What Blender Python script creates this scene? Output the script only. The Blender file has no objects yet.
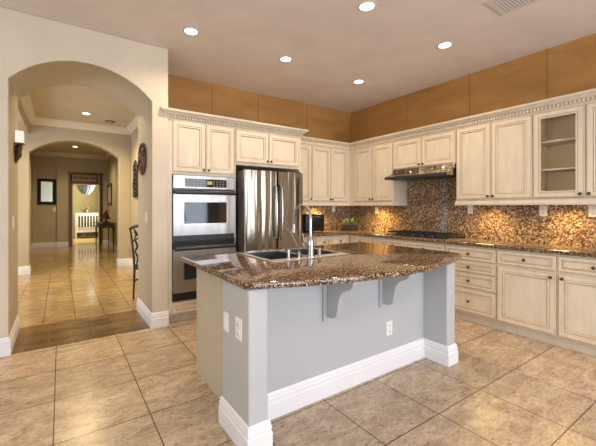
import bpy, bmesh, math, random
from mathutils import Vector, Matrix
random.seed(7)
PI = math.pi
SC = bpy.context.scene
COL = SC.collection

# ------------------------------------------------------------------ camera, world, daylight, exposure
cam_d = bpy.data.cameras.new('camera'); cam = bpy.data.objects.new('camera', cam_d); COL.objects.link(cam)
cam.location = (0, 0, 1.35); cam.rotation_euler = (PI / 2, 0, -math.radians(33.63))
cam_d.sensor_width = 36; cam_d.lens = 336.5 / 596 * 36
cam_d.shift_x = (298 - 284.4) / 596; cam_d.shift_y = -(223 - 207.2) / 596
cam_d.clip_start = 0.02
SC.camera = cam
SC.view_settings.view_transform = 'Standard'; SC.view_settings.look = 'None'
SC.view_settings.gamma = 1; SC.view_settings.use_curve_mapping = False
SC.view_settings.exposure = 0.42
w = bpy.data.worlds.new('daylight'); SC.world = w; w.use_nodes = True
w.node_tree.nodes['Background'].inputs[0].default_value = (0.72, 0.84, 1.0, 1)
w.node_tree.nodes['Background'].inputs[1].default_value = 1.6

def area(name, loc, rot, sx, sy, power, col):
    d = bpy.data.lights.new(name, 'AREA'); d.shape = 'RECTANGLE'; d.size = sx; d.size_y = sy
    d.energy = power; d.color = col
    o = bpy.data.objects.new(name, d); o.location = loc; o.rotation_euler = rot; COL.objects.link(o); return o
DAY = (0.80, 0.88, 1.0)
area('added_daylight_rear', (0.2, -3.42, 1.5), (PI / 2, 0, 0), 2.3, 2.2, 78, DAY)  # added lamp for daylight from behind; its rear window is invented
area('added_daylight_rear_right', (3.1, -3.42, 1.5), (PI / 2, 0, 0), 2.3, 2.2, 78, DAY)  # second added daylight lamp, its window invented too
area('added_daylight_left', (-2.92, 0.4, 1.6), (PI / 2, 0, -PI / 2), 2.2, 1.8, 28, DAY)  # added side fill from an unseen, invented left window
area('added_daylight_hall', (-2.72, 6.6, 1.5), (PI / 2, 0, -PI / 2), 2.0, 1.8, 45, DAY)  # unseen cool lamp added to brighten the hall from its open side
area('far_room_area_lamp', (1.6, 16.2, 1.8), (PI / 2, 0, PI / 2), 1.4, 1.4, 60, (1, .95, .85))  # warm area lamp inside the far room; the wall there has no window
WARM = (1.0, 0.76, 0.50)

# ------------------------------------------------------------------ materials
def new_mat(name):
    m = bpy.data.materials.new(name); m.use_nodes = True
    return m, m.node_tree.nodes, m.node_tree.links, m.node_tree.nodes['Principled BSDF']
def ramp(n, stops, interp='LINEAR'):
    r = n.new('ShaderNodeValToRGB'); r.color_ramp.interpolation = interp
    e = r.color_ramp.elements
    while len(e) < len(stops): e.new(0.5)
    for i, (p, c) in enumerate(stops):
        e[i].position = p; e[i].color = (*c, 1)
    return r
def coord(n, l, scale=(1, 1, 1), rot=(0, 0, 0), loc=(0, 0, 0)):
    t = n.new('ShaderNodeTexCoord'); m = n.new('ShaderNodeMapping')
    m.inputs['Scale'].default_value = scale; m.inputs['Rotation'].default_value = rot; m.inputs['Location'].default_value = loc
    l.new(t.outputs['Object'], m.inputs[0]); return m.outputs[0]
def noise(n, l, vec, scale, detail=3, rough=.5, dist=0):
    t = n.new('ShaderNodeTexNoise'); t.inputs['Scale'].default_value = scale; t.inputs['Detail'].default_value = detail
    t.inputs['Roughness'].default_value = rough; t.inputs['Distortion'].default_value = dist
    l.new(vec, t.inputs['Vector']); return t.outputs[0]
def mix(n, l, f, a, b, kind='MIX'):
    m = n.new('ShaderNodeMix'); m.data_type = 'RGBA'; m.blend_type = kind
    for s, v in ((m.inputs[0], f), (m.inputs[6], a), (m.inputs[7], b)):
        if hasattr(v, 'node'): l.new(v, s)
        elif isinstance(v, (int, float)): s.default_value = v
        else: s.default_value = (*v, 1)
    return m.outputs[2]
def bump(n, l, h, b, strength=.2, dist=.002):
    u = n.new('ShaderNodeBump'); u.inputs['Strength'].default_value = strength; u.inputs['Distance'].default_value = dist
    l.new(h, u.inputs['Height']); l.new(u.outputs[0], b.inputs['Normal'])
def paint(name, col, rough=.6, var=.06, scale=2.0, bs=.15, bscale=160, metal=0):
    m, n, l, b = new_mat(name); v = coord(n, l)
    a = tuple(c * (1 - var) for c in col); c2 = tuple(min(1, c * (1 + var)) for c in col)
    r = ramp(n, [(.3, a), (.7, c2)]); l.new(noise(n, l, v, scale, 4), r.inputs[0]); l.new(r.outputs[0], b.inputs['Base Color'])
    b.inputs['Roughness'].default_value = rough; b.inputs['Metallic'].default_value = metal
    if bs: bump(n, l, noise(n, l, v, bscale, 2), b, bs, .0015)
    return m
M = {}
M['wall'] = paint('tan_wall_paint', (.66, .58, .45), .7)
M['hallwall'] = paint('olive_tan_hall_paint_arch_shade', (.50, .425, .295), .7)  # hall paint; on the near arch jambs and soffit it stands in for shade
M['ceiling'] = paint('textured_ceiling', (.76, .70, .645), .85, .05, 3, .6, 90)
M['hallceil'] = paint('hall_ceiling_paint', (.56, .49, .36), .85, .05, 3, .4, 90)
M['creamtrim'] = paint('cream_crown_paint', (.74, .66, .53), .45, .02, 3, 0)
M['seam'] = paint('seam_line', (.22, .11, .03), .6, .1, 9, 0)
M['trim'] = paint('white_trim_paint', (.80, .80, .82), .4, .02, 3, 0)
M['grey'] = paint('grey_island_paint', (.46, .475, .48), .55, .03, 2, .12)
M['beige'] = paint('beige_island_side', (.56, .50, .38), .5, .03, 2, 0)
M['glaze'] = paint('brown_glaze', (.46, .34, .20), .5, .2, 20, 0)
M['inside'] = paint('cabinet_inside', (.72, .57, .35), .5, .05, 3, 0)
M['pewter'] = paint('dark_pewter', (.10, .075, .05), .35, .2, 30, 0, metal=.8)
M['black'] = paint('black_enamel', (.012, .012, .014), .25, .1, 9, 0)
M['iron'] = paint('cast_iron', (.02, .02, .022), .5, .2, 40, .2)
M['darkmetal'] = paint('dark_grey_metal', (.06, .06, .065), .3, .1, 9, 0, metal=.6)
M['fridgeside'] = paint('charcoal_side', (.075, .072, .07), .45, .1, 9, 0)
M['plastic'] = paint('white_plastic', (.82, .81, .78), .35, .02, 5, 0)
M['slot'] = paint('socket_slot', (.25, .24, .22), .5, .1, 9, 0)
M['bronze'] = paint('bronze', (.10, .055, .025), .35, .3, 25, .2, metal=.7)
M['redmosaic'] = paint('red_brown_mosaic', (.10, .03, .018), .3, .6, 30, .3)
M['darkwood'] = paint('dark_carved_wood', (.022, .012, .007), .45, .3, 30, .2)
M['frameblack'] = paint('black_frame', (.012, .01, .01), .3, .1, 9, 0)
M['leaf'] = paint('green_leaf', (.16, .30, .08), .45, .4, 25, .1)
M['leafpale'] = paint('pale_leaf', (.42, .48, .28), .45, .3, 25, .1)
M['pot'] = paint('dark_red_planter', (.012, .005, .004), .7, .2, 20, 0)
M['cribwhite'] = paint('crib_white', (.82, .78, .66), .5, .02, 5, 0)
M['bedding'] = paint('dark_bedding', (.10, .09, .07), .8, .8, 7, 0)
M['yellowwall'] = paint('yellow_room_paint', (.62, .54, .28), .7)
M['carpet'] = paint('golden_carpet', (.62, .45, .18), .9, .1, 30, .3)
M['bluepaper'] = paint('blue_grey_paper', (.33, .40, .46), .7, .5, 14, .3)
M['paper'] = paint('pale_picture', (.45, .42, .34), .6, .4, 10, 0)
M['signboard'] = paint('taupe_signboard', (.36, .26, .17), .6, .1, 10, 0)
M['ink'] = paint('dark_lettering', (.02, .012, .008), .6, .1, 10, 0)
M['plush'] = paint('brown_plush', (.20, .13, .08), .9, .5, 12, .3)
M['ventwhite'] = paint('vent_white', (.62, .58, .54), .5, .03, 5, 0)
M['ventdark'] = paint('vent_dark', (.04, .035, .03), .7, .1, 5, 0)

def m_cabinet():
    m, n, l, b = new_mat('cream_cabinet_paint'); v = coord(n, l, (1, 1, .25))
    r = ramp(n, [(.3, (.655, .57, .445)), (.7, (.75, .67, .53))]); l.new(noise(n, l, v, 14, 5, .6), r.inputs[0])
    l.new(r.outputs[0], b.inputs['Base Color']); b.inputs['Roughness'].default_value = .42; return m
M['cab'] = m_cabinet()
def m_faux():
    m, n, l, b = new_mat('copper_faux_finish'); v = coord(n, l, (1, 1, 3))
    r = ramp(n, [(.25, (.34, .165, .042)), (.55, (.46, .235, .065)), (.8, (.56, .31, .10))]); l.new(noise(n, l, v, 1.6, 6, .6, .6), r.inputs[0])
    l.new(r.outputs[0], b.inputs['Base Color']); b.inputs['Roughness'].default_value = .5
    bump(n, l, noise(n, l, v, 25, 4), b, .3, .002); return m
M['faux'] = m_faux()
def m_granite(name, scale, stops, rough, cloud=.35, bstr=0):
    m, n, l, b = new_mat(name); v = coord(n, l)
    dn = n.new('ShaderNodeTexNoise'); dn.inputs['Scale'].default_value = scale * 1.2; l.new(v, dn.inputs['Vector'])
    dv = n.new('ShaderNodeVectorMath'); dv.operation = 'MULTIPLY_ADD'
    l.new(dn.outputs['Color'], dv.inputs[0]); dv.inputs[1].default_value = (.5 / scale,) * 3; l.new(v, dv.inputs[2])
    vo = n.new('ShaderNodeTexVoronoi'); vo.inputs['Scale'].default_value = scale; l.new(dv.outputs[0], vo.inputs['Vector'])
    s = n.new('ShaderNodeSeparateColor'); l.new(vo.outputs['Color'], s.inputs[0])
    r = ramp(n, stops, 'CONSTANT'); l.new(s.outputs[0], r.inputs[0])
    cl = ramp(n, [(.35, (.55, .5, .45)), (.65, (1.3, 1.25, 1.1))]); l.new(noise(n, l, v, 9, 4, .6), cl.inputs[0])
    l.new(mix(n, l, cloud, r.outputs[0], cl.outputs[0], 'MULTIPLY'), b.inputs['Base Color'])
    b.inputs['Roughness'].default_value = rough
    if bstr: bump(n, l, vo.outputs['Distance'], b, bstr, .004)
    return m
M['granite'] = m_granite('brown_granite', 150, [(0, (.012, .010, .009)), (.20, (.06, .032, .016)), (.42, (.16, .085, .035)), (.66, (.27, .16, .075)), (.86, (.40, .32, .24)), (.94, (.60, .54, .47))], .06)
M['splash'] = m_granite('pebbled_backsplash', 66, [(0, (.09, .05, .03)), (.18, (.17, .095, .05)), (.42, (.29, .18, .10)), (.64, (.42, .29, .17)), (.86, (.56, .45, .32))], .2, .3, .4)
M['splashstrip'] = m_granite('grey_speckled_strip', 66, [(0, (.10, .07, .05)), (.3, (.26, .22, .18)), (.6, (.42, .38, .34)), (.85, (.6, .57, .52))], .2, .2, .4)

def m_floor(name, cols, grout, ox, oy, size, rough, dark=False, msize=.0035, row=None, pit=.75):
    m, n, l, b = new_mat(name); v = coord(n, l, (1, 1, 1), (0, 0, 0), (-ox, -oy, 0))
    br = n.new('ShaderNodeTexBrick'); br.offset = 0 if not dark else .5; br.squash = 1
    br.inputs['Scale'].default_value = 1; br.inputs['Brick Width'].default_value = size; br.inputs['Row Height'].default_value = row or size
    br.inputs['Mortar Size'].default_value = msize; br.inputs['Mortar Smooth'].default_value = .1; br.inputs['Bias'].default_value = 0
    br.inputs['Color1'].default_value = (.86, .86, .86, 1) if not dark else (.6, .6, .6, 1); br.inputs['Color2'].default_value = (1.08, 1.06, 1.03, 1) if not dark else (1.4, 1.35, 1.25, 1); br.inputs['Mortar'].default_value = (*grout, 1)
    l.new(v, br.inputs['Vector'])
    v2 = coord(n, l, (.6, 1.5, 1)); v3 = coord(n, l, (1, 2.2, 1))
    r = ramp(n, cols); l.new(noise(n, l, v2, 7, 9, .74, .8), r.inputs[0])
    pr = ramp(n, [(.54, (1, 1, 1)), (.64, (.42, .33, .26))]); l.new(noise(n, l, v3, 24, 5, .7, .6), pr.inputs[0])
    c = mix(n, l, pit, r.outputs[0], pr.outputs[0], 'MULTIPLY')
    pl = ramp(n, [(.60, (0, 0, 0)), (.67, (1, 1, 1))]); l.new(noise(n, l, v3, 37, 4, .65, .3), pl.inputs[0])
    c = mix(n, l, pl.outputs[0], c, tuple(min(1, q * 1.22) for q in cols[-1][1]))
    c = mix(n, l, 1.0, c, br.outputs['Color'], 'MULTIPLY')
    c = mix(n, l, br.outputs['Fac'], c, grout)
    l.new(c, b.inputs['Base Color']); b.inputs['Roughness'].default_value = rough
    bump(n, l, br.outputs['Fac'], b, -.5, .002); return m
TRAV = [(.30, (.25, .165, .105)), (.43, (.42, .31, .215)), (.57, (.56, .44, .31)), (.72, (.68, .57, .43))]
M['floor'] = m_floor('travertine_tile', TRAV, (.07, .045, .03), -.035, 1.272, .523, .26)
M['hallfloor'] = m_floor('hall_travertine_tile', [(.32, (.30, .19, .08)), (.5, (.46, .31, .15)), (.68, (.60, .44, .25))], (.09, .055, .03), -.17, 4.76, .32, .13, row=.523, pit=.4)
M['threshold'] = m_floor('dark_tile_band', [(.3, (.075, .036, .008)), (.5, (.16, .083, .022)), (.7, (.30, .17, .05))], (.32, .21, .08), -.1, 3.95, .40, .28, True, .003, .135)

def m_steel(name, col=(.62, .60, .57), rough=.2, wave=True, ws=9, wst=.5):
    m, n, l, b = new_mat(name); v = coord(n, l, (1, 1, .02))
    b.inputs['Base Color'].default_value = (*col, 1); b.inputs['Metallic'].default_value = 1; b.inputs['Roughness'].default_value = rough
    if wave:
        v2 = coord(n, l, (1, 1, .05))
        h = noise(n, l, v2, ws, 1, .4)
        bump(n, l, h, b, wst, .03)
    return m
M['steel'] = m_steel('brushed_stainless', (.46, .45, .43), .34, True, 6, .35)
M['fridgesteel'] = m_steel('stainless_fridge', (.33, .295, .235), .22, True, 13, 1.0)
M['chrome'] = m_steel('satin_chrome', (.45, .45, .46), .24, False)
M['basin'] = m_steel('sink_steel', (.30, .30, .31), .28, False)
M['rimsteel'] = m_steel('sink_rim_steel', (.78, .77, .75), .3, False)
M['mirror'] = m_steel('mirror_glass', (.80, .86, .74), .35, False)
def m_glass(name, tint, tr):
    m, n, l, b = new_mat(name)
    b.inputs['Base Color'].default_value = (*tint, 1); b.inputs['Roughness'].default_value = .02
    b.inputs['Transmission Weight'].default_value = tr; b.inputs['IOR'].default_value = 1.1; return m
M['glass'] = m_glass('cabinet_pane', (.97, .96, .93), 1.0)
M['darkglass'] = paint('dark_oven_glass', (.015, .016, .018), .04, .05, 4, 0)
def m_emit(name, col, s):
    m, n, l, b = new_mat(name); b.inputs['Base Color'].default_value = (*col, 1)
    b.inputs['Emission Color'].default_value = (*col, 1); b.inputs['Emission Strength'].default_value = s; return m
M['bulb'] = m_emit('warm_bulb', (1, .84, .62), 9)
M['puck'] = m_emit('under_cabinet_bulb', (1, .75, .35), 5)
M['shade'] = m_emit('lit_white_shade', (.95, .92, .82), .25)
M['display'] = m_emit('oven_display', (.35, .38, .10), .25)

# ------------------------------------------------------------------ mesh builder
class MB:
    def __init__(s): s.v = []; s.f = []; s.m = []
    def add(s, vs, fs, mi=0):
        o = len(s.v); s.v += [Vector(p) for p in vs]; s.f += [[o + i for i in f] for f in fs]; s.m += [mi] * len(fs); return s
    def box(s, x0, x1, y0, y1, z0, z1, mi=0):
        vs = [(x, y, z) for z in (z0, z1) for y in (y0, y1) for x in (x0, x1)]
        return s.add(vs, [(0, 2, 3, 1), (4, 5, 7, 6), (0, 1, 5, 4), (2, 6, 7, 3), (0, 4, 6, 2), (1, 3, 7, 5)], mi)
    def prism(s, poly, axis, a, b, mi=0):
        def P(u, v, w): return {'x': (w, u, v), 'y': (u, w, v), 'z': (u, v, w)}[axis]
        n = len(poly); vs = [P(u, v, a) for u, v in poly] + [P(u, v, b) for u, v in poly]
        return s.add(vs, [list(range(n)), list(range(2 * n - 1, n - 1, -1))] + [(i, (i + 1) % n, n + (i + 1) % n, n + i) for i in range(n)], mi)
    def lathe(s, prof, c=(0, 0, 0), axis=(0, 0, 1), n=16, mi=0, sx=1, sy=1):
        q = Vector((0, 0, 1)).rotation_difference(Vector(axis)); c = Vector(c); vs = []; fs = []
        for r, z in prof:
            for k in range(n):
                a = 2 * PI * k / n; vs.append(c + q @ Vector((r * math.cos(a) * sx, r * math.sin(a) * sy, z)))
        for i in range(len(prof) - 1):
            for k in range(n): fs.append((i * n + k, i * n + (k + 1) % n, (i + 1) * n + (k + 1) % n, (i + 1) * n + k))
        if prof[0][0] > 1e-5: fs.append(list(range(n)))
        if prof[-1][0] > 1e-5: fs.append([(len(prof) - 1) * n + k for k in range(n)][::-1])
        return s.add(vs, fs, mi)
    def tube(s, pts, r, n=8, mi=0, rad=None, flat=1.0):
        pts = [Vector(p) for p in pts]; vs = []; fs = []; up = None
        for i, p in enumerate(pts):
            t = (pts[min(i + 1, len(pts) - 1)] - pts[max(i - 1, 0)]).normalized()
            if up is None: up = t.orthogonal().normalized()
            up = (up - up.dot(t) * t).normalized(); sd = t.cross(up); rr = rad[i] if rad else r
            for k in range(n):
                a = 2 * PI * k / n; vs.append(p + (up * math.cos(a) + sd * math.sin(a) * flat) * rr)
        for i in range(len(pts) - 1):
            for k in range(n): fs.append((i * n + k, i * n + (k + 1) % n, (i + 1) * n + (k + 1) % n, (i + 1) * n + k))
        fs.append(list(range(n))); fs.append([(len(pts) - 1) * n + k for k in range(n)][::-1])
        return s.add(vs, fs, mi)
    def sweep(s, path, prof, mi=0, closed=False):
        """profile (offset, z) carried along a plan path; offset is to the right of travel"""
        P = [Vector((p[0], p[1])) for p in path]; n = len(P); rows = []
        for i in range(n):
            ds = []
            if i > 0 or closed: ds.append((P[i] - P[i - 1]).normalized())
            if i < n - 1 or closed: ds.append((P[(i + 1) % n] - P[i]).normalized())
            ns = [Vector((d.y, -d.x)) for d in ds]
            if len(ns) == 2: m = (ns[0] + ns[1]); m = m / max(.2, m.dot(ns[0])) if m.length > 1e-6 else ns[0]
            else: m = ns[0]
            rows.append([(P[i].x + m.x * o, P[i].y + m.y * o, z) for o, z in prof])
        k = len(prof); vs = [v for r in rows for v in r]; fs = []
        for i in range(n if closed else n - 1):
            j = (i + 1) % n
            for q in range(k): fs.append((i * k + q, i * k + (q + 1) % k, j * k + (q + 1) % k, j * k + q))
        if not closed: fs.append(list(range(k))); fs.append([(n - 1) * k + q for q in range(k)][::-1])
        return s.add(vs, fs, mi)
    def slab(s, outer, holes, z0, z1, r=.008, mi=0):
        """flat slab with rounded outer edge and through holes"""
        P = [Vector(p) for p in outer]; n = len(P)
        if sum(P[i].x * P[(i + 1) % n].y - P[(i + 1) % n].x * P[i].y for i in range(n)) < 0: P.reverse()
        def inset(d):
            out = []
            for i in range(n):
                a = (P[i] - P[i - 1]).normalized(); b = (P[(i + 1) % n] - P[i]).normalized()
                na = Vector((-a.y, a.x)); nb = Vector((-b.y, b.x)); m = na + nb; m = m / m.dot(na); out.append(P[i] + m * d)
            return out
        rings = [(r, z0), (.3 * r, z0 + .3 * r), (0, z0 + r), (0, z1 - r), (.3 * r, z1 - .3 * r), (r, z1)]
        o = 0; vs = []; fs = []
        for d, z in rings: vs += [(q.x, q.y, z) for q in inset(d)]
        for i in range(len(rings) - 1):
            for k in range(n): fs.append((i * n + k, i * n + (k + 1) % n, (i + 1) * n + (k + 1) % n, (i + 1) * n + k))
        s.add(vs, fs, mi)
        for d, z in (rings[0], rings[-1]):
            bm = bmesh.new(); ed = []
            for loop in [inset(d)] + [[Vector(p) for p in h] for h in holes]:
                bv = [bm.verts.new((q.x, q.y, z)) for q in loop]
                ed += [bm.edges.new((bv[i], bv[(i + 1) % len(bv)])) for i in range(len(bv))]
            bmesh.ops.triangle_fill(bm, use_beauty=True, use_dissolve=False, edges=ed)
            bm.verts.index_update()
            s.add([v.co.copy() for v in bm.verts], [[v.index for v in f.verts] for f in bm.faces], mi); bm.free()
        for h in holes:
            k = len(h); s.add([(p[0], p[1], z0) for p in h] + [(p[0], p[1], z1) for p in h], [(i, (i + 1) % k, k + (i + 1) % k, k + i) for i in range(k)], mi)
        return s
    def panel(s, face, pos, u0, u1, z0, z1, rings, open_centre=False, back=True):
        """moulded door or drawer front. rings: (inset, height, material). face '-y' or '-x'; pos = plane of the cabinet front"""
        def P(u, z, d): return (u, pos - d, z) if face == '-y' else (pos - d, u, z)
        vs = []; fs = []; ms = []
        for ins, h, mt in rings:
            vs += [P(u0 + ins, z0 + ins, h), P(u1 - ins, z0 + ins, h), P(u1 - ins, z1 - ins, h), P(u0 + ins, z1 - ins, h)]
        k = len(rings); o = len(s.v); s.v += [Vector(v) for v in vs]
        for i in range(k - 1):
            for q in range(4): s.f.append([o + i * 4 + q, o + i * 4 + (q + 1) % 4, o + (i + 1) * 4 + (q + 1) % 4, o + (i + 1) * 4 + q]); s.m.append(rings[i + 1][2])
        if open_centre:
            for q in range(4): s.f.append([o + (k - 1) * 4 + q, o + (k - 1) * 4 + (q + 1) % 4, o + (q + 1) % 4, o + q]); s.m.append(0)
        else:
            s.f.append([o + (k - 1) * 4 + q for q in range(4)]); s.m.append(rings[-1][2])
            s.f.append([o + q for q in range(4)]); s.m.append(0)
        return s

ORG = {}
def mesh(name, mb, mats, org=(0, 0, 0), bevel=0, smooth=False, seg=2):
    org = Vector(org); me = bpy.data.meshes.new(name)
    me.from_pydata([v - org for v in mb.v], [], mb.f)
    if not isinstance(mats, (list, tuple)): mats = [mats]
    for m in mats: me.materials.append(M[m])
    for p, mi in zip(me.polygons, mb.m): p.material_index = mi
    bm = bmesh.new(); bm.from_mesh(me)
    bmesh.ops.remove_doubles(bm, verts=bm.verts, dist=1e-5)
    bmesh.ops.recalc_face_normals(bm, faces=bm.faces); bm.to_mesh(me); bm.free()
    if smooth:
        for p in me.polygons: p.use_smooth = True
        try: me.set_sharp_from_angle(angle=math.radians(38))
        except Exception: pass
    o = bpy.data.objects.new(name, me); COL.objects.link(o)
    if bevel:
        b = o.modifiers.new('bevel', 'BEVEL'); b.width = bevel; b.segments = seg; b.limit_method = 'ANGLE'; b.angle_limit = math.radians(40)
    return o
def props(o, label, cat, group=None):
    o['label'] = label; o['category'] = cat
    if group: o['group'] = group
    return o
def thing(name, label, cat, loc=(0, 0, 0), group=None):
    o = bpy.data.objects.new(name, None); COL.objects.link(o); o.location = loc; o.empty_display_size = .1
    ORG[o.name] = Vector(loc); return props(o, label, cat, group)
def part(name, mb, mats, parent, bevel=0, smooth=False, label=None, seg=2):
    org = ORG[parent.name]; o = mesh(name, mb, mats, org, bevel, smooth, seg); o.parent = parent; ORG[o.name] = org
    if label: o['label'] = label
    return o
def single(name, mb, mats, label, cat, loc=(0, 0, 0), group=None, bevel=0, smooth=False, seg=2):
    o = mesh(name, mb, mats, loc, bevel, smooth, seg); o.location = loc; ORG[o.name] = Vector(loc); return props(o, label, cat, group)
def struct(name, mb, mats, bevel=0, parent=None, smooth=False, seg=3):
    o = mesh(name, mb, mats, (0, 0, 0), bevel, smooth, seg); o['kind'] = 'structure'; ORG[o.name] = Vector((0, 0, 0)); return o
def copy_tree(o, parent=None):
    c = o.copy(); COL.objects.link(c); c.parent = parent
    ORG[c.name] = ORG.get(o.name, Vector((0, 0, 0)))
    for ch in list(o.children): copy_tree(ch, c)
    return c

# ------------------------------------------------------------------ the setting
H = 3.165
XR, YB, YA0, YA1 = 4.645, 4.70, 3.95, 4.76
struct('floor_kitchen', MB().box(-3.0, XR, -3.5, YA0, -.12, 0).box(1.03, XR, YA0, YB, -.12, 0), 'floor')
struct('floor_threshold', MB().box(-.40, 1.03, YA0, YA1, -.12, 0), 'threshold')
struct('floor_hall', MB().box(-2.8, 1.5, YA1, 14.6, -.12, 0), 'hallfloor')
struct('floor_nursery', MB().box(-1.2, 2.2, 14.6, 18.6, -.12, 0), 'carpet')
struct('ceiling_kitchen', MB().box(-3.0, XR + .15, -3.5, YB + .06, H, H + .1), 'ceiling')
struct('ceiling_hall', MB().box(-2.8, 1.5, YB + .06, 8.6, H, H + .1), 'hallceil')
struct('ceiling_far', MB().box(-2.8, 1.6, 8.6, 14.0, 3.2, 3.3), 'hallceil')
struct('ceiling_nursery', MB().box(-1.2, 2.2, 14.0, 18.6, 2.8, 2.9), 'yellowwall')

def arch_poly(xl, xr, xa, xb, spring, apex, top, n=28):
    cx, hw, rise = (xa + xb) / 2, (xb - xa) / 2, apex - spring
    R = (hw * hw + rise * rise) / (2 * rise); cz = apex - R; a0 = math.asin(hw / R)
    pts = [(xl, 0), (xl, top), (xr, top), (xr, 0), (xb, 0)]
    pts += [(cx + R * math.sin(a), cz + R * math.cos(a)) for a in [a0 - 2 * a0 * i / n for i in range(n + 1)]]
    return pts + [(xa, 0)]
def arch_wall(name, y0, y1, *a, bevel=.012, mat='wall', jamb_shade_mat=None):
    poly = arch_poly(*a); n = len(poly)
    mb = MB().prism(poly, 'y', y0, y1)
    if jamb_shade_mat:
        for i in range(6, n + 1): mb.m[i] = 1  # jamb and soffit faces: their shade is put into the colour
    return struct(name, mb, [mat, jamb_shade_mat] if jamb_shade_mat else mat, bevel, seg=3)
arch_wall('wall_arch', YA0, YA1, -3.0, 1.03, -.395, .85, 2.53, 2.812, H, jamb_shade_mat='hallwall')
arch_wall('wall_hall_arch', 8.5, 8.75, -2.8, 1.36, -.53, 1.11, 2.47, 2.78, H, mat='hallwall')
struct('wall_back', MB().box(1.03, XR + .15, YB, YB + .06, 0, H), 'faux')
struct('wall_right', MB().box(XR, XR + .15, -3.5, YB, 0, H), 'faux')
struct('wall_left', MB().box(-3.15, -3.0, -3.65, YA0, 0, .7).box(-3.15, -3.0, -3.65, YA0, 2.5, H).box(-3.15, -3.0, -3.65, -.7, .7, 2.5).box(-3.15, -3.0, 1.5, YA0, .7, 2.5), 'wall')
rw = MB().box(-3, XR, -3.65, -3.5, 2.6, H).box(-3, XR, -3.65, -3.5, 0, .4)
for a, b in ((-3, -.95), (1.35, 1.95), (4.25, XR)): rw.box(a, b, -3.65, -3.5, .4, 2.6)
struct('wall_rear', rw, 'faux')
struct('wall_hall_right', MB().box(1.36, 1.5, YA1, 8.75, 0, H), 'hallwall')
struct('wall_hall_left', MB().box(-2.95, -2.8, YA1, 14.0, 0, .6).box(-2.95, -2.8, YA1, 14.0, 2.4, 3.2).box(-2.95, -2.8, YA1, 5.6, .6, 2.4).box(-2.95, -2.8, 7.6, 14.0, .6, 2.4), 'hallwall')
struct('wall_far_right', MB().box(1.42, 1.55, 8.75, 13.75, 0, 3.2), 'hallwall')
fw = MB().box(-.10, .333, 13.7, 13.85, 0, 3.2).box(1.163, 1.42, 13.7, 13.85, 0, 3.2).box(.333, 1.163, 13.7, 13.85, 2.163, 3.2).box(-.9, -.10, 13.82, 13.97, 0, 3.2)
struct('wall_far', fw, 'hallwall')
struct('wall_far_left', MB().box(-.9, -.77, 9.6, 13.82, 0, 3.2), 'hallwall')
struct('wall_nursery_back', MB().box(-1.2, 2.2, 18.4, 18.5, 0, 2.8), 'yellowwall')
struct('wall_nursery_left', MB().box(-1.0, -.9, 13.97, 18.4, 0, 2.8), 'yellowwall')
struct('wall_nursery_right', MB().box(1.75, 1.85, 13.85, 18.4, 0, 2.8), 'yellowwall')
struct('trim_1', MB().box(-.70, -.53, YA1, 8.5, 2.83, H), 'hallwall', .01)      # beam on the open side of the hall
# door casing of the far doorway and pale casing on the left wall of the far room
struct('door_1', MB().box(.228, .333, 13.66, 13.70, 0, 2.56).box(1.163, 1.255, 13.66, 13.70, 0, 2.56).box(.20, 1.28, 13.64, 13.70, 2.50, 2.56).box(.333, 1.134, 13.66, 13.70, 2.163, 2.23), 'bronze', .006)
struct('trim_2', MB().box(-.77, -.74, 12.2, 12.5, 0, 2.5).box(-.77, -.74, 10.5, 10.8, 0, 2.5).box(-.77, -.74, 10.5, 12.5, 2.5, 2.65), 'trim', .004)
struct('trim_7', MB().box(.333, .362, 13.66, 13.86, 0, 2.163).box(1.134, 1.163, 13.66, 13.86, 0, 2.163).box(.333, 1.163, 13.66, 13.86, 2.134, 2.163), 'creamtrim')
# crowns in the hall
CR = [(0, -.135), (.02, -.135), (.03, -.11), (.055, -.085), (.085, -.045), (.10, -.03), (.10, -.012), (.115, 0), (0, 0)]
cp = lambda z: [(o, z + d) for o, d in CR]
struct('trim_3', MB().sweep([(-.53, YA1), (-.53, 8.5), (1.36, 8.5), (1.36, YA1)], cp(H)), 'creamtrim', smooth=True)
struct('trim_4', MB().sweep([(-.77, 13.8), (-.10, 13.8), (-.10, 13.7), (1.42, 13.7), (1.42, 8.75)], cp(3.2)), 'creamtrim', smooth=True)
BB = [(0, 0), (.017, 0), (.017, .098), (.012, .104), (.012, .118), (.015, .124), (.010, .140), (.010, .148), (.005, .160), (0, .166)]
def baseboard(name, path, closed=False): return struct(name, MB().sweep(path, BB, closed=closed), 'trim')
baseboard('baseboard_left_jamb', [(-3.0, YA0), (-.395, YA0), (-.395, YA1)])
baseboard('baseboard_right_jamb', [(.85, YA1), (.85, YA0), (1.03, YA0)])
baseboard('baseboard_hall_arch_left', [(-2.8, 8.5), (-.53, 8.5), (-.53, 8.75)])
baseboard('baseboard_hall_arch_right', [(1.11, 8.75), (1.11, 8.5), (1.36, 8.5), (1.36, YA1)])
baseboard('baseboard_far', [(-.77, 9.7), (-.77, 13.82), (-.10, 13.82), (-.10, 13.7), (.228, 13.7)])
baseboard('baseboard_far_right', [(1.249, 13.7), (1.42, 13.7), (1.42, 8.75)])
# faint seams of the faux finish panels
sm = MB()
for x in (1.85, 2.62, 3.6): sm.box(x, x + .006, YB - .003, YB, 2.4, H)
for y in (3.42, 2.42, 1.54, .6): sm.box(XR - .003, XR, y, y + .005, 2.4, H)
struct('trim_5', sm, 'seam')

# backsplash
struct('wall_backsplash_back', MB().box(2.93, XR - .012, YB - .012, YB, .94, 1.40), 'splash')
struct('wall_backsplash_right', MB().box(XR - .012, XR, .66, YB, .94, 1.40).box(XR - .012, XR, 2.42, 3.41, 1.40, 1.93), 'splash')
struct('trim_6', MB().box(XR - .018, XR - .012, 2.735, 2.84, .94, 1.75), 'splashstrip')  # strip of greyer speckle on the backsplash

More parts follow.
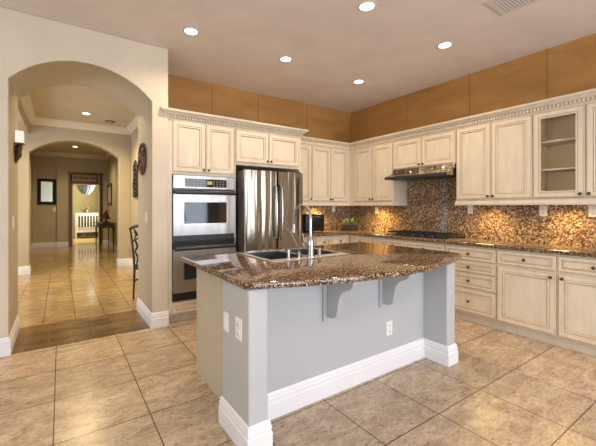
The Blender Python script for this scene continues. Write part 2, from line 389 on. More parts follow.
# invented rear windows, unseen behind the camera, with frames for the added daylight
for i, (a, b) in enumerate(((-.95, 1.35), (1.95, 4.25))):
    f = MB()
    for x in (a, (a + b) / 2 - .03, b - .06): f.box(x, x + .06, -3.6, -3.52, .4, 2.6)
    for z in (.4, 1.5, 2.54): f.box(a, b, -3.6, -3.52, z, z + .06)
    struct('window_%d' % (i + 1), f, 'trim')

# ------------------------------------------------------------------ cabinets
DOOR = [(0, 0, 0), (0, .017, 0), (.004, .020, 0), (.011, .020, 1), (.015, .020, 0), (.050, .020, 0), (.055, .014, 1), (.062, .019, 0), (.070, .018, 0), (.078, .010, 1), (.085, .010, 0)]
DRAW = [(0, 0, 0), (0, .017, 0), (.004, .020, 0), (.009, .020, 1), (.013, .020, 0), (.030, .020, 0), (.035, .014, 1), (.041, .019, 0), (.046, .010, 1), (.052, .010, 0)]
def knob(face, pos, u, z, parent):
    c = (u, pos - .020, z) if face == '-y' else (pos - .020, u, z); ax = (0, -1, 0) if face == '-y' else (-1, 0, 0)
    part('knob', MB().lathe([(.008, 0), (.006, .008), (.007, .013), (.0155, .018), (.0165, .024), (.011, .030), (0, .031)], c, ax, 12), 'pewter', parent, smooth=True, label='dark pewter knob')
def door(face, pos, u0, u1, z0, z1, parent, kn=None, name='door', rings=DOOR):
    a, b = min(u0, u1), max(u0, u1)
    d = part(name, MB().panel(face, pos, a + .003, b - .003, z0, z1, rings), ['cab', 'glaze'], parent)
    if kn: knob(face, pos, kn[0], kn[1], d)
    return d
def drawer(face, pos, u0, u1, z0, z1, parent, ks=None):
    a, b = min(u0, u1), max(u0, u1)
    r = DRAW if z1 - z0 < .2 else [(i * 1.15, h, m) for i, h, m in DRAW]
    d = part('drawer', MB().panel(face, pos, a + .003, b - .003, z0, z1, r), ['cab', 'glaze'], parent)
    for k in (ks or [(a + b) / 2]): knob(face, pos, k, (z0 + z1) / 2, d)
    return d
YF = 3.97
XU, YU = 4.30, 4.37
c = thing('oven_cabinet', 'tall cream cabinet housing the double oven beside the arch', 'cabinet', (1.45, 4.3, 0))
part('body', MB().box(1.032, 1.865, YF, YB - .002, .10, .25).box(1.032, 1.865, YF, YB - .002, 1.735, 2.40).box(1.032, 1.074, YF, YB - .002, .25, 1.735).box(1.862, 1.868, YF, YB - .002, .25, 1.735).box(1.07, 1.868, 4.66, YB - .002, .25, 1.735), 'cab', c)
part('toe_kick', MB().box(1.04, 1.865, 4.04, YB - .002, 0, .10), 'cab', c)
door('-y', YF, 1.075, 1.478, 1.765, 2.364, c, (1.448, 1.80)); door('-y', YF, 1.478, 1.862, 1.765, 2.364, c, (1.51, 1.80))
drawer('-y', YF, 1.075, 1.862, .112, .243, c)
c = thing('refrigerator_cabinet', 'cream cabinet with two short doors above the refrigerator', 'cabinet', (2.4, 4.3, 0))
part('body', MB().box(1.87, 2.93, YF, YB - .002, 1.90, 2.40).box(1.87, 1.885, YF, YB - .002, 0, 1.90).box(2.90, 2.93, YF, YB - .002, 0, 1.90), 'cab', c)
door('-y', YF, 1.878, 2.373, 1.936, 2.352, c, (2.345, 1.972)); door('-y', YF, 2.373, 2.885, 1.936, 2.352, c, (2.402, 1.972))
# crown with dentils over both
CAB_CR = [(0, 0), (.006, 0), (.012, .018), (.022, .022), (.022, .058), (.034, .062), (.050, .080), (.070, .092), (.078, .096), (.084, .118), (0, .118)]
def crown(name, path, z0, label, dent=None):
    k = MB().sweep(path, [(o, z0 + d * .95) for o, d in CAB_CR])
    for (x0, y0, x1, y1, nx, ny) in (dent or []):
        L = math.hypot(x1 - x0, y1 - y0); n = int(L / .034); dx, dy = (x1 - x0) / L, (y1 - y0) / L
        for i in range(n):
            t = (i + .5) * L / n; cx_, cy_ = x0 + dx * t + nx * .027, y0 + dy * t + ny * .027
            hx = .0095 if abs(dx) > .5 else .007; hy = .0095 if abs(dy) > .5 else .007
            k.box(cx_ - hx, cx_ + hx, cy_ - hy, cy_ + hy, z0 + .024, z0 + .052)
        k.box(min(x0, x1) + nx * .0225 - .001, max(x0, x1) + nx * .0225 + .001, min(y0, y1) + ny * .0225 - .001, max(y0, y1) + ny * .0225 + .001, z0 + .022, z0 + .054, 1)
    return single(name, k, ['cab', 'glaze'], label, 'molding', (path[0][0], path[0][1], z0))
crown('crown_molding', [(1.015, YF + .006), (1.015, YF), (2.93, YF), (2.93, YU - .09)], 2.362, 'cream dentil crown molding above the oven and refrigerator cabinets', [(1.02, YF, 2.93, YF, 0, -1)])
XU, YU = 4.30, 4.37
crown('crown_molding', [(2.935, YU), (XU, YU), (XU, 3.36)], 2.365, 'plain cream crown molding wrapping the corner cabinets')
crown('crown_molding', [(XU, 3.358), (XU, .66), (XR, .66)], 2.365, 'cream dentil crown molding above hood and glass-door cabinets', [(XU, 3.358, XU, .66, -1, 0)])

RAIL = [(0, 0), (.010, 0), (.014, .02), (.008, .045), (.008, .06), (0, .065)]
def upper(label, boxes, rail, loc):
    c = thing('wall_cabinet', label, 'cabinet', loc)
    b = MB()
    for q in boxes: b.box(*q)
    part('body', b, 'cab', c)
    if rail: part('light_rail', MB().sweep(rail, [(o, 1.374 + z) for o, z in RAIL] ), 'cab', c)
    return c
c = upper('cream wall cabinet with three doors between refrigerator and corner', [(2.935, XU, YU, YB - .013, 1.40, 2.39)], [(2.935, YU), (XU, YU)], (3.6, 4.5, 1.4))
door('-y', YU, 3.03, 3.437, 1.45, 2.362, c, (3.405, 1.485)); door('-y', YU, 3.442, 3.850, 1.45, 2.362, c, (3.822, 1.485)); door('-y', YU, 3.850, 4.245, 1.45, 2.362, c, (3.878, 1.485))
c = upper('cream two-door wall cabinet in the corner left of the range hood', [(XU, XR - .013, 3.412, YB - .013, 1.40, 2.39)], [(XU, YU), (XU, 3.412), (XR - .013, 3.412)], (4.45, 3.9, 1.4))
door('-x', XU, 4.24, 3.827, 1.45, 2.355, c, (3.86, 1.485)); door('-x', XU, 3.827, 3.416, 1.45, 2.355, c, (3.795, 1.485))
c = upper('short cream two-door wall cabinet above the range hood', [(XU, XR - .002, 2.418, 3.408, 1.925, 2.39)], None, (4.45, 2.9, 1.92))
door('-x', XU, 3.405, 2.913, 1.932, 2.355, c, (2.945, 1.965)); door('-x', XU, 2.913, 2.422, 1.932, 2.355, c, (2.88, 1.965))
c = upper('cream wall cabinet with two solid doors right of the range hood', [(XU, XR - .013, 1.557, 2.414, 1.40, 2.39)], [(XR - .013, 2.414), (XU, 2.414), (XU, 1.557)], (4.45, 2.0, 1.4))
door('-x', XU, 2.408, 1.984, 1.45, 2.362, c, (2.012, 1.482)); door('-x', XU, 1.984, 1.560, 1.45, 2.362, c, (1.955, 1.482))
c = thing('glass_door_cabinet', 'cream wall cabinet with glass doors and empty shelves', 'cabinet', (4.45, 1.1, 1.4))
part('body', MB().box(XU, XR - .013, .662, 1.553, 1.40, 1.445).box(XU, XR - .013, .662, 1.553, 2.36, 2.39).box(XU, XR - .013, 1.535, 1.553, 1.445, 2.36).box(XU, XR - .013, .662, .68, 1.445, 2.36).box(XU, XU + .02, 1.10, 1.125, 1.445, 2.36), 'cab', c)
part('back_panel', MB().box(XR - .03, XR - .013, .68, 1.535, 1.445, 2.36).box(XU + .02, XR - .03, 1.531, 1.535, 1.445, 2.36).box(XU + .02, XR - .03, .68, .684, 1.445, 2.36), 'inside', c)
for z in (1.74, 2.04): part('shelf', MB().box(XU + .03, XR - .03, .684, 1.531, z, z + .02), 'cab', c)
part('light_rail', MB().sweep([(XU, 1.553), (XU, .662), (XR - .013, .662)], [(o, 1.374 + z) for o, z in RAIL]), 'cab', c)
GD = [(0, 0, 0), (0, .017, 0), (.004, .020, 0), (.011, .020, 1), (.015, .020, 0), (.050, .020, 0), (.055, .014, 1), (.062, .019, 0), (.070, .017, 0), (.072, 0.0, 1)]
for a, b, k in ((1.117, 1.554, 1.148), (.673, 1.110, 1.080)):
    d = part('door', MB().panel('-x', XU, a + .002, b - .002, 1.45, 2.362, GD, open_centre=True), ['cab', 'glaze'], c)
    part('pane', MB().box(XU - .010, XU - .006, a + .070, b - .070, 1.518, 2.294), 'glass', d)
    knob('-x', XU, k, 1.482, d)

# base cabinets
XB_, YBF = 3.98, 4.04
def base(label, boxes, toe, loc):
    c = thing('base_cabinet', label, 'cabinet', loc)
    b = MB(); [b.box(*q) for q in boxes]; part('body', b, 'cab', c)
    part('toe_kick', MB().box(*toe), 'cab', c); return c
c = base('cream base cabinet against the back wall right of the refrigerator', [(2.935, XR - .002, YBF, YB - .002, .10, .898)], (2.935, XB_ + .05, YBF + .05, YB - .002, 0, .10), (3.5, 4.35, 0))
for a, b in ((2.95, 3.25), (3.26, 3.56), (3.57, 3.94)):
    drawer('-y', YBF, a, b, .735, .88, c); door('-y', YBF, a, b, .13, .715, c, (b - .04, .67))
c = base('cream base cabinet between the corner and the cooktop', [(XB_, XR - .002, 3.535, YBF - .002, .10, .898)], (XB_ + .05, XR - .002, 3.535, YBF - .002, 0, .10), (4.3, 3.8, 0))
drawer('-x', XB_, 4.0, 3.54, .735, .88, c); door('-x', XB_, 4.0, 3.54, .13, .715, c, (3.58, .67))
c = base('cream base cabinet under the gas cooktop', [(XB_, XR - .002, 2.371, 3.533, .10, .898)], (XB_ + .05, XR - .002, 2.371, 3.533, 0, .10), (4.3, 2.95, 0))
drawer('-x', XB_, 3.53, 2.955, .735, .88, c, [3.33, 3.14]); drawer('-x', XB_, 2.95, 2.375, .735, .88, c, [2.66])
door('-x', XB_, 3.53, 2.955, .13, .715, c, (3.0, .67)); door('-x', XB_, 2.95, 2.375, .13, .715, c, (2.91, .67))
c = base('cream base cabinet with a stack of four drawers', [(XB_, XR - .002, 1.782, 2.369, .10, .898)], (XB_ + .05, XR - .002, 1.782, 2.369, 0, .10), (4.3, 2.1, 0))
for a, b in ((.732, .882), (.592, .718), (.412, .578), (.122, .392)): drawer('-x', XB_, 2.362, 1.786, a, b, c)
c = base('cream base cabinet with two doors under two drawers, right of the drawer stack', [(XB_, XR - .002, .692, 1.780, .10, .898)], (XB_ + .05, XR - .002, .692, 1.780, 0, .10), (4.3, 1.2, 0))
for a, b, k in ((1.775, 1.243, 1.285), (1.237, .700, 1.195)):
    drawer('-x', XB_, a, b, .735, .882, c); door('-x', XB_, a, b, .115, .715, c, (k, .672))

wt = MB().slab([(2.94, YB - .002), (2.94, 4.0), (3.88, 4.0), (3.925, 3.985), (3.94, 3.94), (3.94, .665), (XR - .002, .665), (XR - .002, YB - .002)], [], .90, .94, .010)
single('granite_worktop', wt, 'granite', 'brown speckled granite worktop running along the cabinets to the corner', 'countertop', (4.3, 4.3, .9), smooth=True)

# ------------------------------------------------------------------ island
isl = thing('kitchen_island', 'grey painted kitchen island with white baseboard and corbels', 'island', (1.85, 2.1, 0))
b = MB().box(.93, .95, 1.981, 2.70, 0, .902).box(2.84, 2.86, 1.981, 2.70, .10, .902).box(.95, 2.84, 2.68, 2.70, .10, .902).box(.95, 2.84, 2.62, 2.64, 0, .10).box(.95, 2.84, 1.99, 2.68, .05, .12)
part('cabinet_side', b, 'beige', isl, label='beige cabinet end panel')
part('panel', MB().box(.97, 2.745, 1.84, 1.94, 0, .902), 'grey', isl)
for a, b in ((.845, .968), (2.742, 2.862)):
    part('post', MB().box(a, b, 1.615, 1.98, 0, .902), 'grey', isl, bevel=.014, seg=3)
part('baseboard', MB().sweep([(.935, 1.98), (.845, 1.98), (.845, 1.615), (.968, 1.615), (.968, 1.84), (2.742, 1.84), (2.742, 1.615), (2.862, 1.615), (2.862, 1.98)][::-1], [(-o, z) for o, z in BB]), 'trim', isl, label='white baseboard')
CB = [(0, .902), (.262, .902), (.262, .868), (.258, .845), (.244, .822), (.22, .805), (.185, .79), (.155, .77), (.132, .74), (.118, .70), (.112, .66), (.104, .62), (.09, .592), (.068, .578), (.04, .572), (0, .572)]
for x in (1.592, 2.182):
    cb = part('corbel', MB().prism([(1.822 - u, z) for u, z in CB], 'x', x - .018, x + .018), 'grey', isl, bevel=.002)
    part('back_plate', MB().box(x - .046, x + .046, 1.822, 1.840, .54, .902), 'grey', cb, bevel=.003)
# curved island worktop with sink cut-out
SX0, SX1, SY0, SY1 = 1.29, 2.08, 2.09, 2.67
out = [(.822, 2.79), (.822, 1.66), (.826, 1.63), (.845, 1.61)]
A, B, SAG = (.87, 1.598), (2.83, 1.56), .20
def arc(n):
    r = []
    for i in range(n + 1):
        t = i / n; x = A[0] + (B[0] - A[0]) * t; y = A[1] + (B[1] - A[1]) * t - SAG * (1 - (2 * t - 1) ** 2); r.append((x, y))
    return r
out += arc(30) + [(2.895, 1.578), (2.935, 1.615), (2.955, 1.67), (2.96, 1.74), (2.96, 2.79)]
single('island_worktop', MB().slab(out, [[(SX0 + .02, SY0 + .02), (SX1 - .02, SY0 + .02), (SX1 - .02, SY1 - .02), (SX0 + .02, SY1 - .02)]], .904, .944, .012), 'granite',
       'brown speckled granite island worktop with a curved overhang', 'countertop', (1.85, 2.1, .904), smooth=True)
ZC = .9442
snk = thing('kitchen_sink', 'stainless double bowl sink set into the island worktop', 'sink', (1.68, 2.4, ZC))
def rect(a, b, c_, d): return [(a, c_), (b, c_), (b, d), (a, d)]
BW = [(SX0 + .035, 1.672), (1.700, SX1 - .035)]
part('rim', MB().slab(rect(SX0, SX1, SY0, SY1), [rect(a, b, SY0 + .095, SY1 - .035) for a, b in BW], ZC, ZC + .007, .003), 'rimsteel', snk)
for a, b in BW:
    y0, y1, zb = SY0 + .095, SY1 - .035, .75
    m_ = MB(); t = .003
    m_.box(a - t, a, y0, y1, zb, ZC).box(b, b + t, y0, y1, zb, ZC).box(a - t, b + t, y0 - t, y0, zb, ZC).box(a - t, b + t, y1, y1 + t, zb, ZC).box(a, b, y0, y1, zb - t, zb)
    bw = part('bowl', m_, 'basin', snk)
    part('drain', MB().lathe([(.045, 0), (.045, .003), (.03, .004), (.02, .001), (0, .001)], ((a + b) / 2, (y0 + y1) / 2, zb), n=20), 'chrome', bw, smooth=True)
FY, ZR = 2.135, ZC + .007
f = thing('kitchen_faucet', 'tall stainless gooseneck pull-down faucet at the sink', 'faucet', (1.673, FY, ZR))
part('body', MB().lathe([(.036, 0), (.036, .012), (.028, .018), (.028, .06), (.032, .10), (.027, .14), (.015, .17), (0, .172)], (1.673, FY, ZR), n=18), 'chrome', f, smooth=True)
pts = [(1.673, FY, ZR + .16), (1.673, FY, 1.24)] + [(1.675, FY + .115 - .115 * math.cos(a), 1.25 + .115 * math.sin(a)) for a in [PI * i / 12 for i in range(0, 12)]] + [(1.678, FY + .235, 1.235), (1.680, FY + .243, 1.20)]
part('neck', MB().tube(pts, .0125, 12), 'chrome', f, smooth=True)
part('spray_head', MB().tube([(1.680, FY + .242, 1.205), (1.681, FY + .246, 1.17), (1.682, FY + .252, 1.13)], .016, 12, rad=[.014, .017, .021]), 'chrome', f, smooth=True)
part('lever', MB().tube([(1.655, FY, ZR + .10), (1.62, FY - .005, ZR + .105), (1.60, FY - .008, ZR + .125), (1.585, FY - .01, ZR + .19)], .009, 10, rad=[.013, .012, .010, .005]), 'chrome', f, smooth=True)
f = thing('filter_faucet', 'small thin gooseneck drinking water faucet left of the tall faucet', 'faucet', (1.559, FY, ZR))
part('base', MB().lathe([(.018, 0), (.018, .006), (.010, .012), (.012, .03), (.013, .045), (.006, .055), (0, .056)], (1.559, FY, ZR), n=14), 'chrome', f, smooth=True)
part('spout', MB().tube([(1.559, FY, ZR + .05), (1.560, FY + .015, 1.025), (1.564, FY + .06, 1.072), (1.568, FY + .11, 1.122), (1.571, FY + .16, 1.160), (1.573, FY + .205, 1.170), (1.575, FY + .24, 1.160), (1.576, FY + .255, 1.140)], .0055, 8), 'chrome', f, smooth=True)
f = thing('soap_dispenser', 'short stainless soap dispenser on the left of the sink rim', 'dispenser', (1.459, FY, ZR), 'sink rim fittings')
part('base', MB().lathe([(.018, 0), (.018, .006), (.012, .010), (.012, .055), (.015, .058), (.015, .072), (0, .074)], (1.459, FY, ZR), n=14), 'chrome', f, smooth=True)
part('nozzle', MB().tube([(1.459, FY, ZR + .066), (1.462, FY + .05, ZR + .068), (1.463, FY + .065, ZR + .058)], .005, 8), 'chrome', f, smooth=True)
f = thing('air_gap_cap', 'stainless cylindrical air gap cap right of the tall faucet', 'sink fitting', (1.766, FY, ZR), 'sink rim fittings')
part('cap', MB().lathe([(.017, 0), (.017, .004), (.014, .008), (.014, .060), (.010, .068), (0, .070)], (1.766, FY, ZR), n=14), 'chrome', f, smooth=True)

# ------------------------------------------------------------------ appliances
ov = thing('double_oven', 'built-in stainless double wall oven with black handles', 'oven', (1.468, 3.95, .25))
O0, O1 = 1.080, 1.857
part('chassis', MB().box(O0, O1, 3.962, 4.62, .255, 1.728), 'darkmetal', ov)
p_ = part('control_panel', MB().box(O0, O1, 3.935, 3.961, 1.57, 1.728), 'steel', ov, bevel=.004)
part('display', MB().box(1.215, 1.74, 3.931, 3.936, 1.592, 1.69), 'darkglass', p_)
for side in (range(0, 6), range(8, 12)):
    kp = MB()
    for i in side:
        for j in range(3):
            x = 1.235 + i * .041; kp.box(x, x + .022, 3.929, 3.9315, 1.604 + j * .027, 1.614 + j * .027)
    part('keypad', kp, 'slot', p_)
part('clock_display', MB().box(1.487, 1.55, 3.929, 3.9315, 1.625, 1.665), 'display', p_)
def oven_door(z0, z1, wz0, wz1):
    d = part('door', MB().slab([(O0, 3.961), (O0, 3.925), (O1, 3.925), (O1, 3.961)], [], z0, z1, .004), 'steel', ov)
    part('window', MB().box(1.20, 1.735, 3.918, 3.926, wz0, wz1), 'darkglass', d, bevel=.004)
    part('window_trim', MB().box(1.185, 1.20, 3.916, 3.926, wz0 - .015, wz1 + .015).box(1.735, 1.75, 3.916, 3.926, wz0 - .015, wz1 + .015).box(1.2, 1.735, 3.916, 3.926, wz1, wz1 + .015).box(1.2, 1.735, 3.916, 3.926, wz0 - .015, wz0), 'chrome', d)
    h = MB().tube([(O0 + .015, 3.892, z1 + .01), (O0 + .2, 3.880, z1 + .012), (O1 - .2, 3.880, z1 + .012), (O1 - .015, 3.892, z1 + .01)], .026, 12)
    h.box(O0 + .01, O0 + .05, 3.89, 3.93, z1 - .012, z1 + .03).box(O1 - .05, O1 - .01, 3.89, 3.93, z1 - .012, z1 + .03)
    part('handle', h, 'darkmetal', d, smooth=True)
oven_door(1.015, 1.515, 1.155, 1.41)
oven_door(.352, .86, .50, .745)
part('vent', MB().box(O0, O1, 3.935, 3.961, .905, .955), 'black', ov)
part('vent', MB().box(O0, O1, 3.94, 3.961, .257, .345), 'black', ov)

fr = thing('refrigerator', 'stainless french door refrigerator between oven and back counter', 'refrigerator', (2.36, 4.1, 0))
F0, F1 = 1.915, 2.825
part('body', MB().box(F0 + .004, F1 - .004, 3.845, 4.64, .03, 1.815), 'fridgeside', fr, bevel=.006)
def fdoor(name, x0, x1, z0, z1):
    n = 10; poly = [(x0, 3.835), (x0, 3.785)]
    for i in range(n + 1):
        t = i / n; xx = x0 + .012 + (x1 - x0 - .024) * t; g = (xx - F0) / (F1 - F0); poly.append((xx, 3.773 - .024 * math.sin(PI * min(1, max(0, g)))))
    poly += [(x1, 3.785), (x1, 3.835)]
    return part(name, MB().prism(poly, 'z', z0, z1), 'fridgesteel', fr, smooth=True)
dl = fdoor('door', F0, 2.378, .74, 1.822); dr = fdoor('door', 2.384, F1, .74, 1.822)
fz = fdoor('freezer_drawer', F0, F1, .06, .73)
for x, d in ((2.345, dl), (2.432, dr)):
    part('handle', MB().tube([(x, 3.745, .93), (x, 3.712, .95), (x, 3.698, 1.1), (x, 3.690, 1.28), (x, 3.698, 1.45), (x, 3.712, 1.61), (x, 3.745, 1.635)], .017, 10, flat=.8), 'chrome', d, smooth=True)
part('handle', MB().tube([(2.0, 3.745, .66), (2.02, 3.71, .66), (2.69, 3.71, .66), (2.71, 3.745, .66)], .015, 10), 'chrome', fz, smooth=True)
part('badge', MB().box(2.70, 2.775, 3.762, 3.775, 1.735, 1.745), 'darkmetal', dr)
part('foot_grille', MB().box(F0 + .02, F1 - .02, 3.86, 3.90, 0, .05), 'black', fr)
for x in (F0 + .02, F1 - .10): part('top_hinge', MB().box(x, x + .08, 3.80, 3.90, 1.822, 1.84), 'black', fr)

hd = thing('range_hood', 'slim stainless under-cabinet range hood above the cooktop', 'hood', (4.4, 2.9, 1.76))
HY0, HY1 = 2.424, 3.404
part('canopy', MB().prism([(XR - .02, 1.922), (4.29, 1.922), (4.27, 1.865), (4.10, 1.80), (4.10, 1.765), (XR - .02, 1.765)], 'y', HY0, HY1), 'fridgesteel', hd, bevel=.003)
part('lip', MB().box(4.085, 4.102, HY0, HY1, 1.758, 1.802), 'darkmetal', hd, bevel=.003)
part('filter', MB().box(4.16, 4.55, HY0 + .05, HY1 - .05, 1.757, 1.766), 'darkmetal', hd)
sw = MB()
for i in range(4): sw.prism([(4.255 - .0 , 1.851), (4.275, 1.862), (4.225, 1.842), (4.205, 1.832)][:0] or [(4.215, 1.846), (4.235, 1.854), (4.235, 1.848), (4.215, 1.840)], 'y', 2.47 + i * .03, 2.485 + i * .03)
part('switch', sw, 'plastic', hd)

ck = thing('gas_cooktop', 'black gas cooktop with iron grates on the granite worktop', 'cooktop', (4.3, 2.9, .94))
CY0, CY1, CX0, CX1 = 2.44, 3.39, 4.06, 4.56
part('surface', MB().box(CX0, CX1, CY0, CY1, .9402, .952), 'black', ck, bevel=.004)
for (x, y, r) in ((4.44, 3.22, .04), (4.20, 3.22, .05), (4.33, 2.915, .06), (4.44, 2.61, .05), (4.20, 2.61, .04)):
    part('burner', MB().lathe([(r, 0), (r, .010), (r * .8, .014), (r * .75, .020), (0, .021)], (x, y, .952), n=16), 'iron', ck, smooth=True)
for a, b in ((2.46, 2.755), (2.765, 3.065), (3.075, 3.37)):
    g = MB(); t = .009
    for x in (CX0 + .06, CX1 - .04): g.box(x, x + t, a, b, .975, .99)
    for y in (a, (a + b) / 2, b - t): g.box(CX0 + .06, CX1 - .03, y, y + t, .975, .99)
    g.box(4.315, 4.324, a, b, .975, .99)
    for x in (CX0 + .06, CX1 - .04):
        for y in (a, b - t): g.box(x, x + t, y, y + t, .952, .978)
    part('grate', g, 'iron', ck)
for i in range(5): part('control_knob', MB().lathe([(.018, 0), (.018, .006), (.014, .022), (0, .023)], (4.085, 2.62 + i * .145, .952), n=12), 'darkmetal', ck, smooth=True)

ap = thing('toaster_oven', 'small black box-shaped appliance on the counter beside the refrigerator', 'appliance', (3.50, 4.45, .94))
part('body', MB().box(3.30, 3.69, 4.33, 4.64, .955, 1.235), 'black', ap, bevel=.01)
part('door', MB().box(3.33, 3.60, 4.322, 4.331, .985, 1.205), 'darkglass', ap, bevel=.003)
part('handle', MB().tube([(3.35, 4.322, 1.19), (3.35, 4.305, 1.19), (3.58, 4.305, 1.19), (3.58, 4.322, 1.19)], .006, 8), 'chrome', ap, smooth=True)
for z in (1.17, 1.10, 1.03): part('dial', MB().lathe([(.012, 0), (.010, .014), (0, .015)], (3.645, 4.33, z), (0, -1, 0), 12), 'darkmetal', ap, smooth=True)
for x in (3.33, 3.65):
    for y in (4.35, 4.61): part('foot', MB().lathe([(.012, 0), (.012, .017)], (x, y, .9402), n=10), 'black', ap)

pl = thing('potted_plant', 'leafy green plant in a dark rectangular planter in the counter corner', 'plant', (4.33, 4.42, .94))
# planter turned 45 degrees in the corner
def rotp(x, y, cx_=4.33, cy_=4.38, a=-PI / 5): return (cx_ + x * math.cos(a) - y * math.sin(a), cy_ + x * math.sin(a) + y * math.cos(a))
part('planter', MB().slab([rotp(x, y) for x, y in ((-.14, -.055), (.14, -.055), (.14, .055), (-.14, .055))], [], .9402, 1.03, .006), 'pot', pl)
for mt, cnt, nm in (('leaf', 46, 'foliage'), ('leafpale', 22, 'pale_foliage')):
    lf = MB()
    for i in range(cnt):
        bx, by = rotp(random.uniform(-.12, .12), random.uniform(-.04, .04)); a = random.uniform(0, 2 * PI); L = random.uniform(.05, .10); wd = L * .28; tl = random.uniform(.3, 1.3); h0 = 1.03 + random.uniform(0, .045)
        d = Vector((math.cos(a) * math.cos(tl), math.sin(a) * math.cos(tl), math.sin(tl))); sd = Vector((-math.sin(a), math.cos(a), 0)) * wd; o = Vector((bx, by, h0)); up = Vector((0, 0, .006))
        lf.add([o, o + d * L * .5 + sd, o + d * L, o + d * L * .5 - sd, o + d * L * .5 + up, o + d * L * .5 - up], [(0, 1, 4), (1, 2, 4), (2, 3, 4), (3, 0, 4), (1, 0, 5), (2, 1, 5), (3, 2, 5), (0, 3, 5)])
    part(nm, lf, mt, pl, label='pale green leaves' if mt == 'leafpale' else None)
bx, by = rotp(.11, 0)
part('stem', MB().tube([(bx, by, 1.02), (bx + .05, by - .09, 1.07), (bx + .09, by - .20, 1.14), (bx + .10, by - .28, 1.19)], .004, 6), 'darkwood', pl)

# ------------------------------------------------------------------ outlets and switches
def plate(kind):
    o = thing('wall_outlet' if kind == 'outlet' else 'light_switch', '', 'outlet' if kind == 'outlet' else 'switch')
    p = part('cover_plate', MB().box(-.036, .036, -.006, 0, -.058, .058), 'plastic', o, bevel=.003)
    if kind == 'outlet':
        for z in (-.024, .024):
            s_ = part('socket', MB().lathe([(.017, 0), (.017, .002)], (0, -.006, z), (0, -1, 0), 14), 'plastic', o)
            part('slot', MB().box(-.008, -.005, -.0095, -.008, z - .004, z + .007).box(.005, .008, -.0095, -.008, z - .004, z + .007).box(-.003, .003, -.0095, -.008, z - .012, z - .007), 'slot', s_)
    else:
        part('rocker', MB().box(-.014, .014, -.011, -.006, -.030, .030), 'plastic', o, bevel=.002)
    return o
prot = {}
def put(kind, loc, rz, label, sc=1.0):
    if kind in prot: o = copy_tree(prot[kind])
    else: o = plate(kind); prot[kind] = o
    o.location = loc; o.rotation_euler = (0, 0, rz); o.scale = (sc,) * 3
    o['label'] = label; return o
WR = XR - .0125
put('switch', (.845, 1.91, .65), -PI / 2, 'white plate farther back on the left end of the island')
put('outlet', (.845, 1.735, .66), -PI / 2, 'white outlet nearer the front corner on the left end of the island', 1.08)
put('outlet', (2.264, 1.84, .35), 0, 'white outlet low on the front grey panel of the island')
put('outlet', (4.21, YB - .0125, 1.32), 0, 'white outlet on the backsplash left of the potted plant')
put('outlet', (WR, 4.03, 1.30), -PI / 2, 'white outlet glowing in light on the backsplash right of the plant')
put('outlet', (WR, 2.405, 1.32), -PI / 2, 'white outlet on the backsplash just right of the cooktop')
put('outlet', (WR, 1.576, 1.31), -PI / 2, 'cream outlet on the backsplash under the first glass cabinet door', 1.05)
put('outlet', (WR, 1.14, 1.31), -PI / 2, 'white outlet on the backsplash at the right edge of view', 1.05)
put('switch', (.85, 4.22, 1.23), -PI / 2, 'white light switch on the right jamb of the near arch', 1.1)
put('switch', (-.395, 4.26, 1.20), PI / 2, 'white light switch on the left jamb of the near arch', 1.1)
put('switch', (-.17, 13.82, 1.27), 0, 'white light switch on the far wall beside the framed mirror', 1.3)

# ------------------------------------------------------------------ lights
def can_light(x, y, z, label, power, rm=.085, group='recessed ceiling lights', blend=.9, angle=150, col=WARM):
    o = thing('recessed_light', label, 'ceiling light', (x, y, z), group)
    part('trim_ring', MB().lathe([(rm * .72, -.001), (rm * .76, -.008), (rm * .95, -.008), (rm, -.001), (rm * .72, -.0005)], (x, y, z), n=28), 'ventwhite', o, smooth=True)
    part('bulb', MB().lathe([(rm * .72, -.004), (rm * .5, -.010), (0, -.012)][::-1] + [(rm * .72, -.001)], (x, y, z), n=24), 'bulb', o, smooth=True)
    d = bpy.data.lights.new('can_lamp', 'SPOT'); d.energy = power; d.color = col; d.spot_size = math.radians(angle); d.spot_blend = blend; d.shadow_soft_size = .06
    q = bpy.data.objects.new('can_lamp', d); COL.objects.link(q); q.parent = o; q.location = (0, 0, -.03)
    return o
KP = 42
for x, y, lb in ((1.119, 3.42, 'round recessed ceiling light nearest the arch wall, above the oven'), (2.295, 3.42, 'round recessed ceiling light above the refrigerator, middle of the back row'),
                 (3.583, 3.45, 'round recessed ceiling light nearest the corner of the back row'), (3.578, 2.14, 'round recessed ceiling light nearest the right wall in front of the vent'),
                 (2.302, 2.115, 'round recessed ceiling light at the top edge of the photo')):
    can_light(x, y, H, lb, KP)
can_light(.414, 7.54, H, 'recessed ceiling light in the hall between the arches', 210, col=(1, .78, .42))
can_light(.3, 5.35, H, 'added unseen hall light just behind the near arch, hidden by it', 90, col=(1, .78, .44))  # unseen lamp added behind the arch to brighten the hall
can_light(.368, 12.07, 3.2, 'recessed ceiling light in the far room', 110, col=(1, .79, .46))
for x, y in ((-.8, .6), (1.12, -.9), (2.7, -.9), (-1.6, -2.0)):      # unseen lamps added behind the camera to brighten the room and ceiling
    can_light(x, y, H, 'added unseen ceiling light over the open room behind the viewpoint', 50)
o = thing('ceiling_speaker', 'round bronze ceiling ring beside the hall light', 'ceiling fixture', (.872, 7.966, H))
part('ring', MB().lathe([(.065, -.001), (.07, -.014), (.095, -.014), (.10, -.001)], (.872, 7.966, H), n=24), 'bronze', o, smooth=True)
part('grille', MB().lathe([(0, -.006), (.066, -.006), (.066, -.001)], (.872, 7.966, H), n=24), 'hallceil', o, smooth=True)

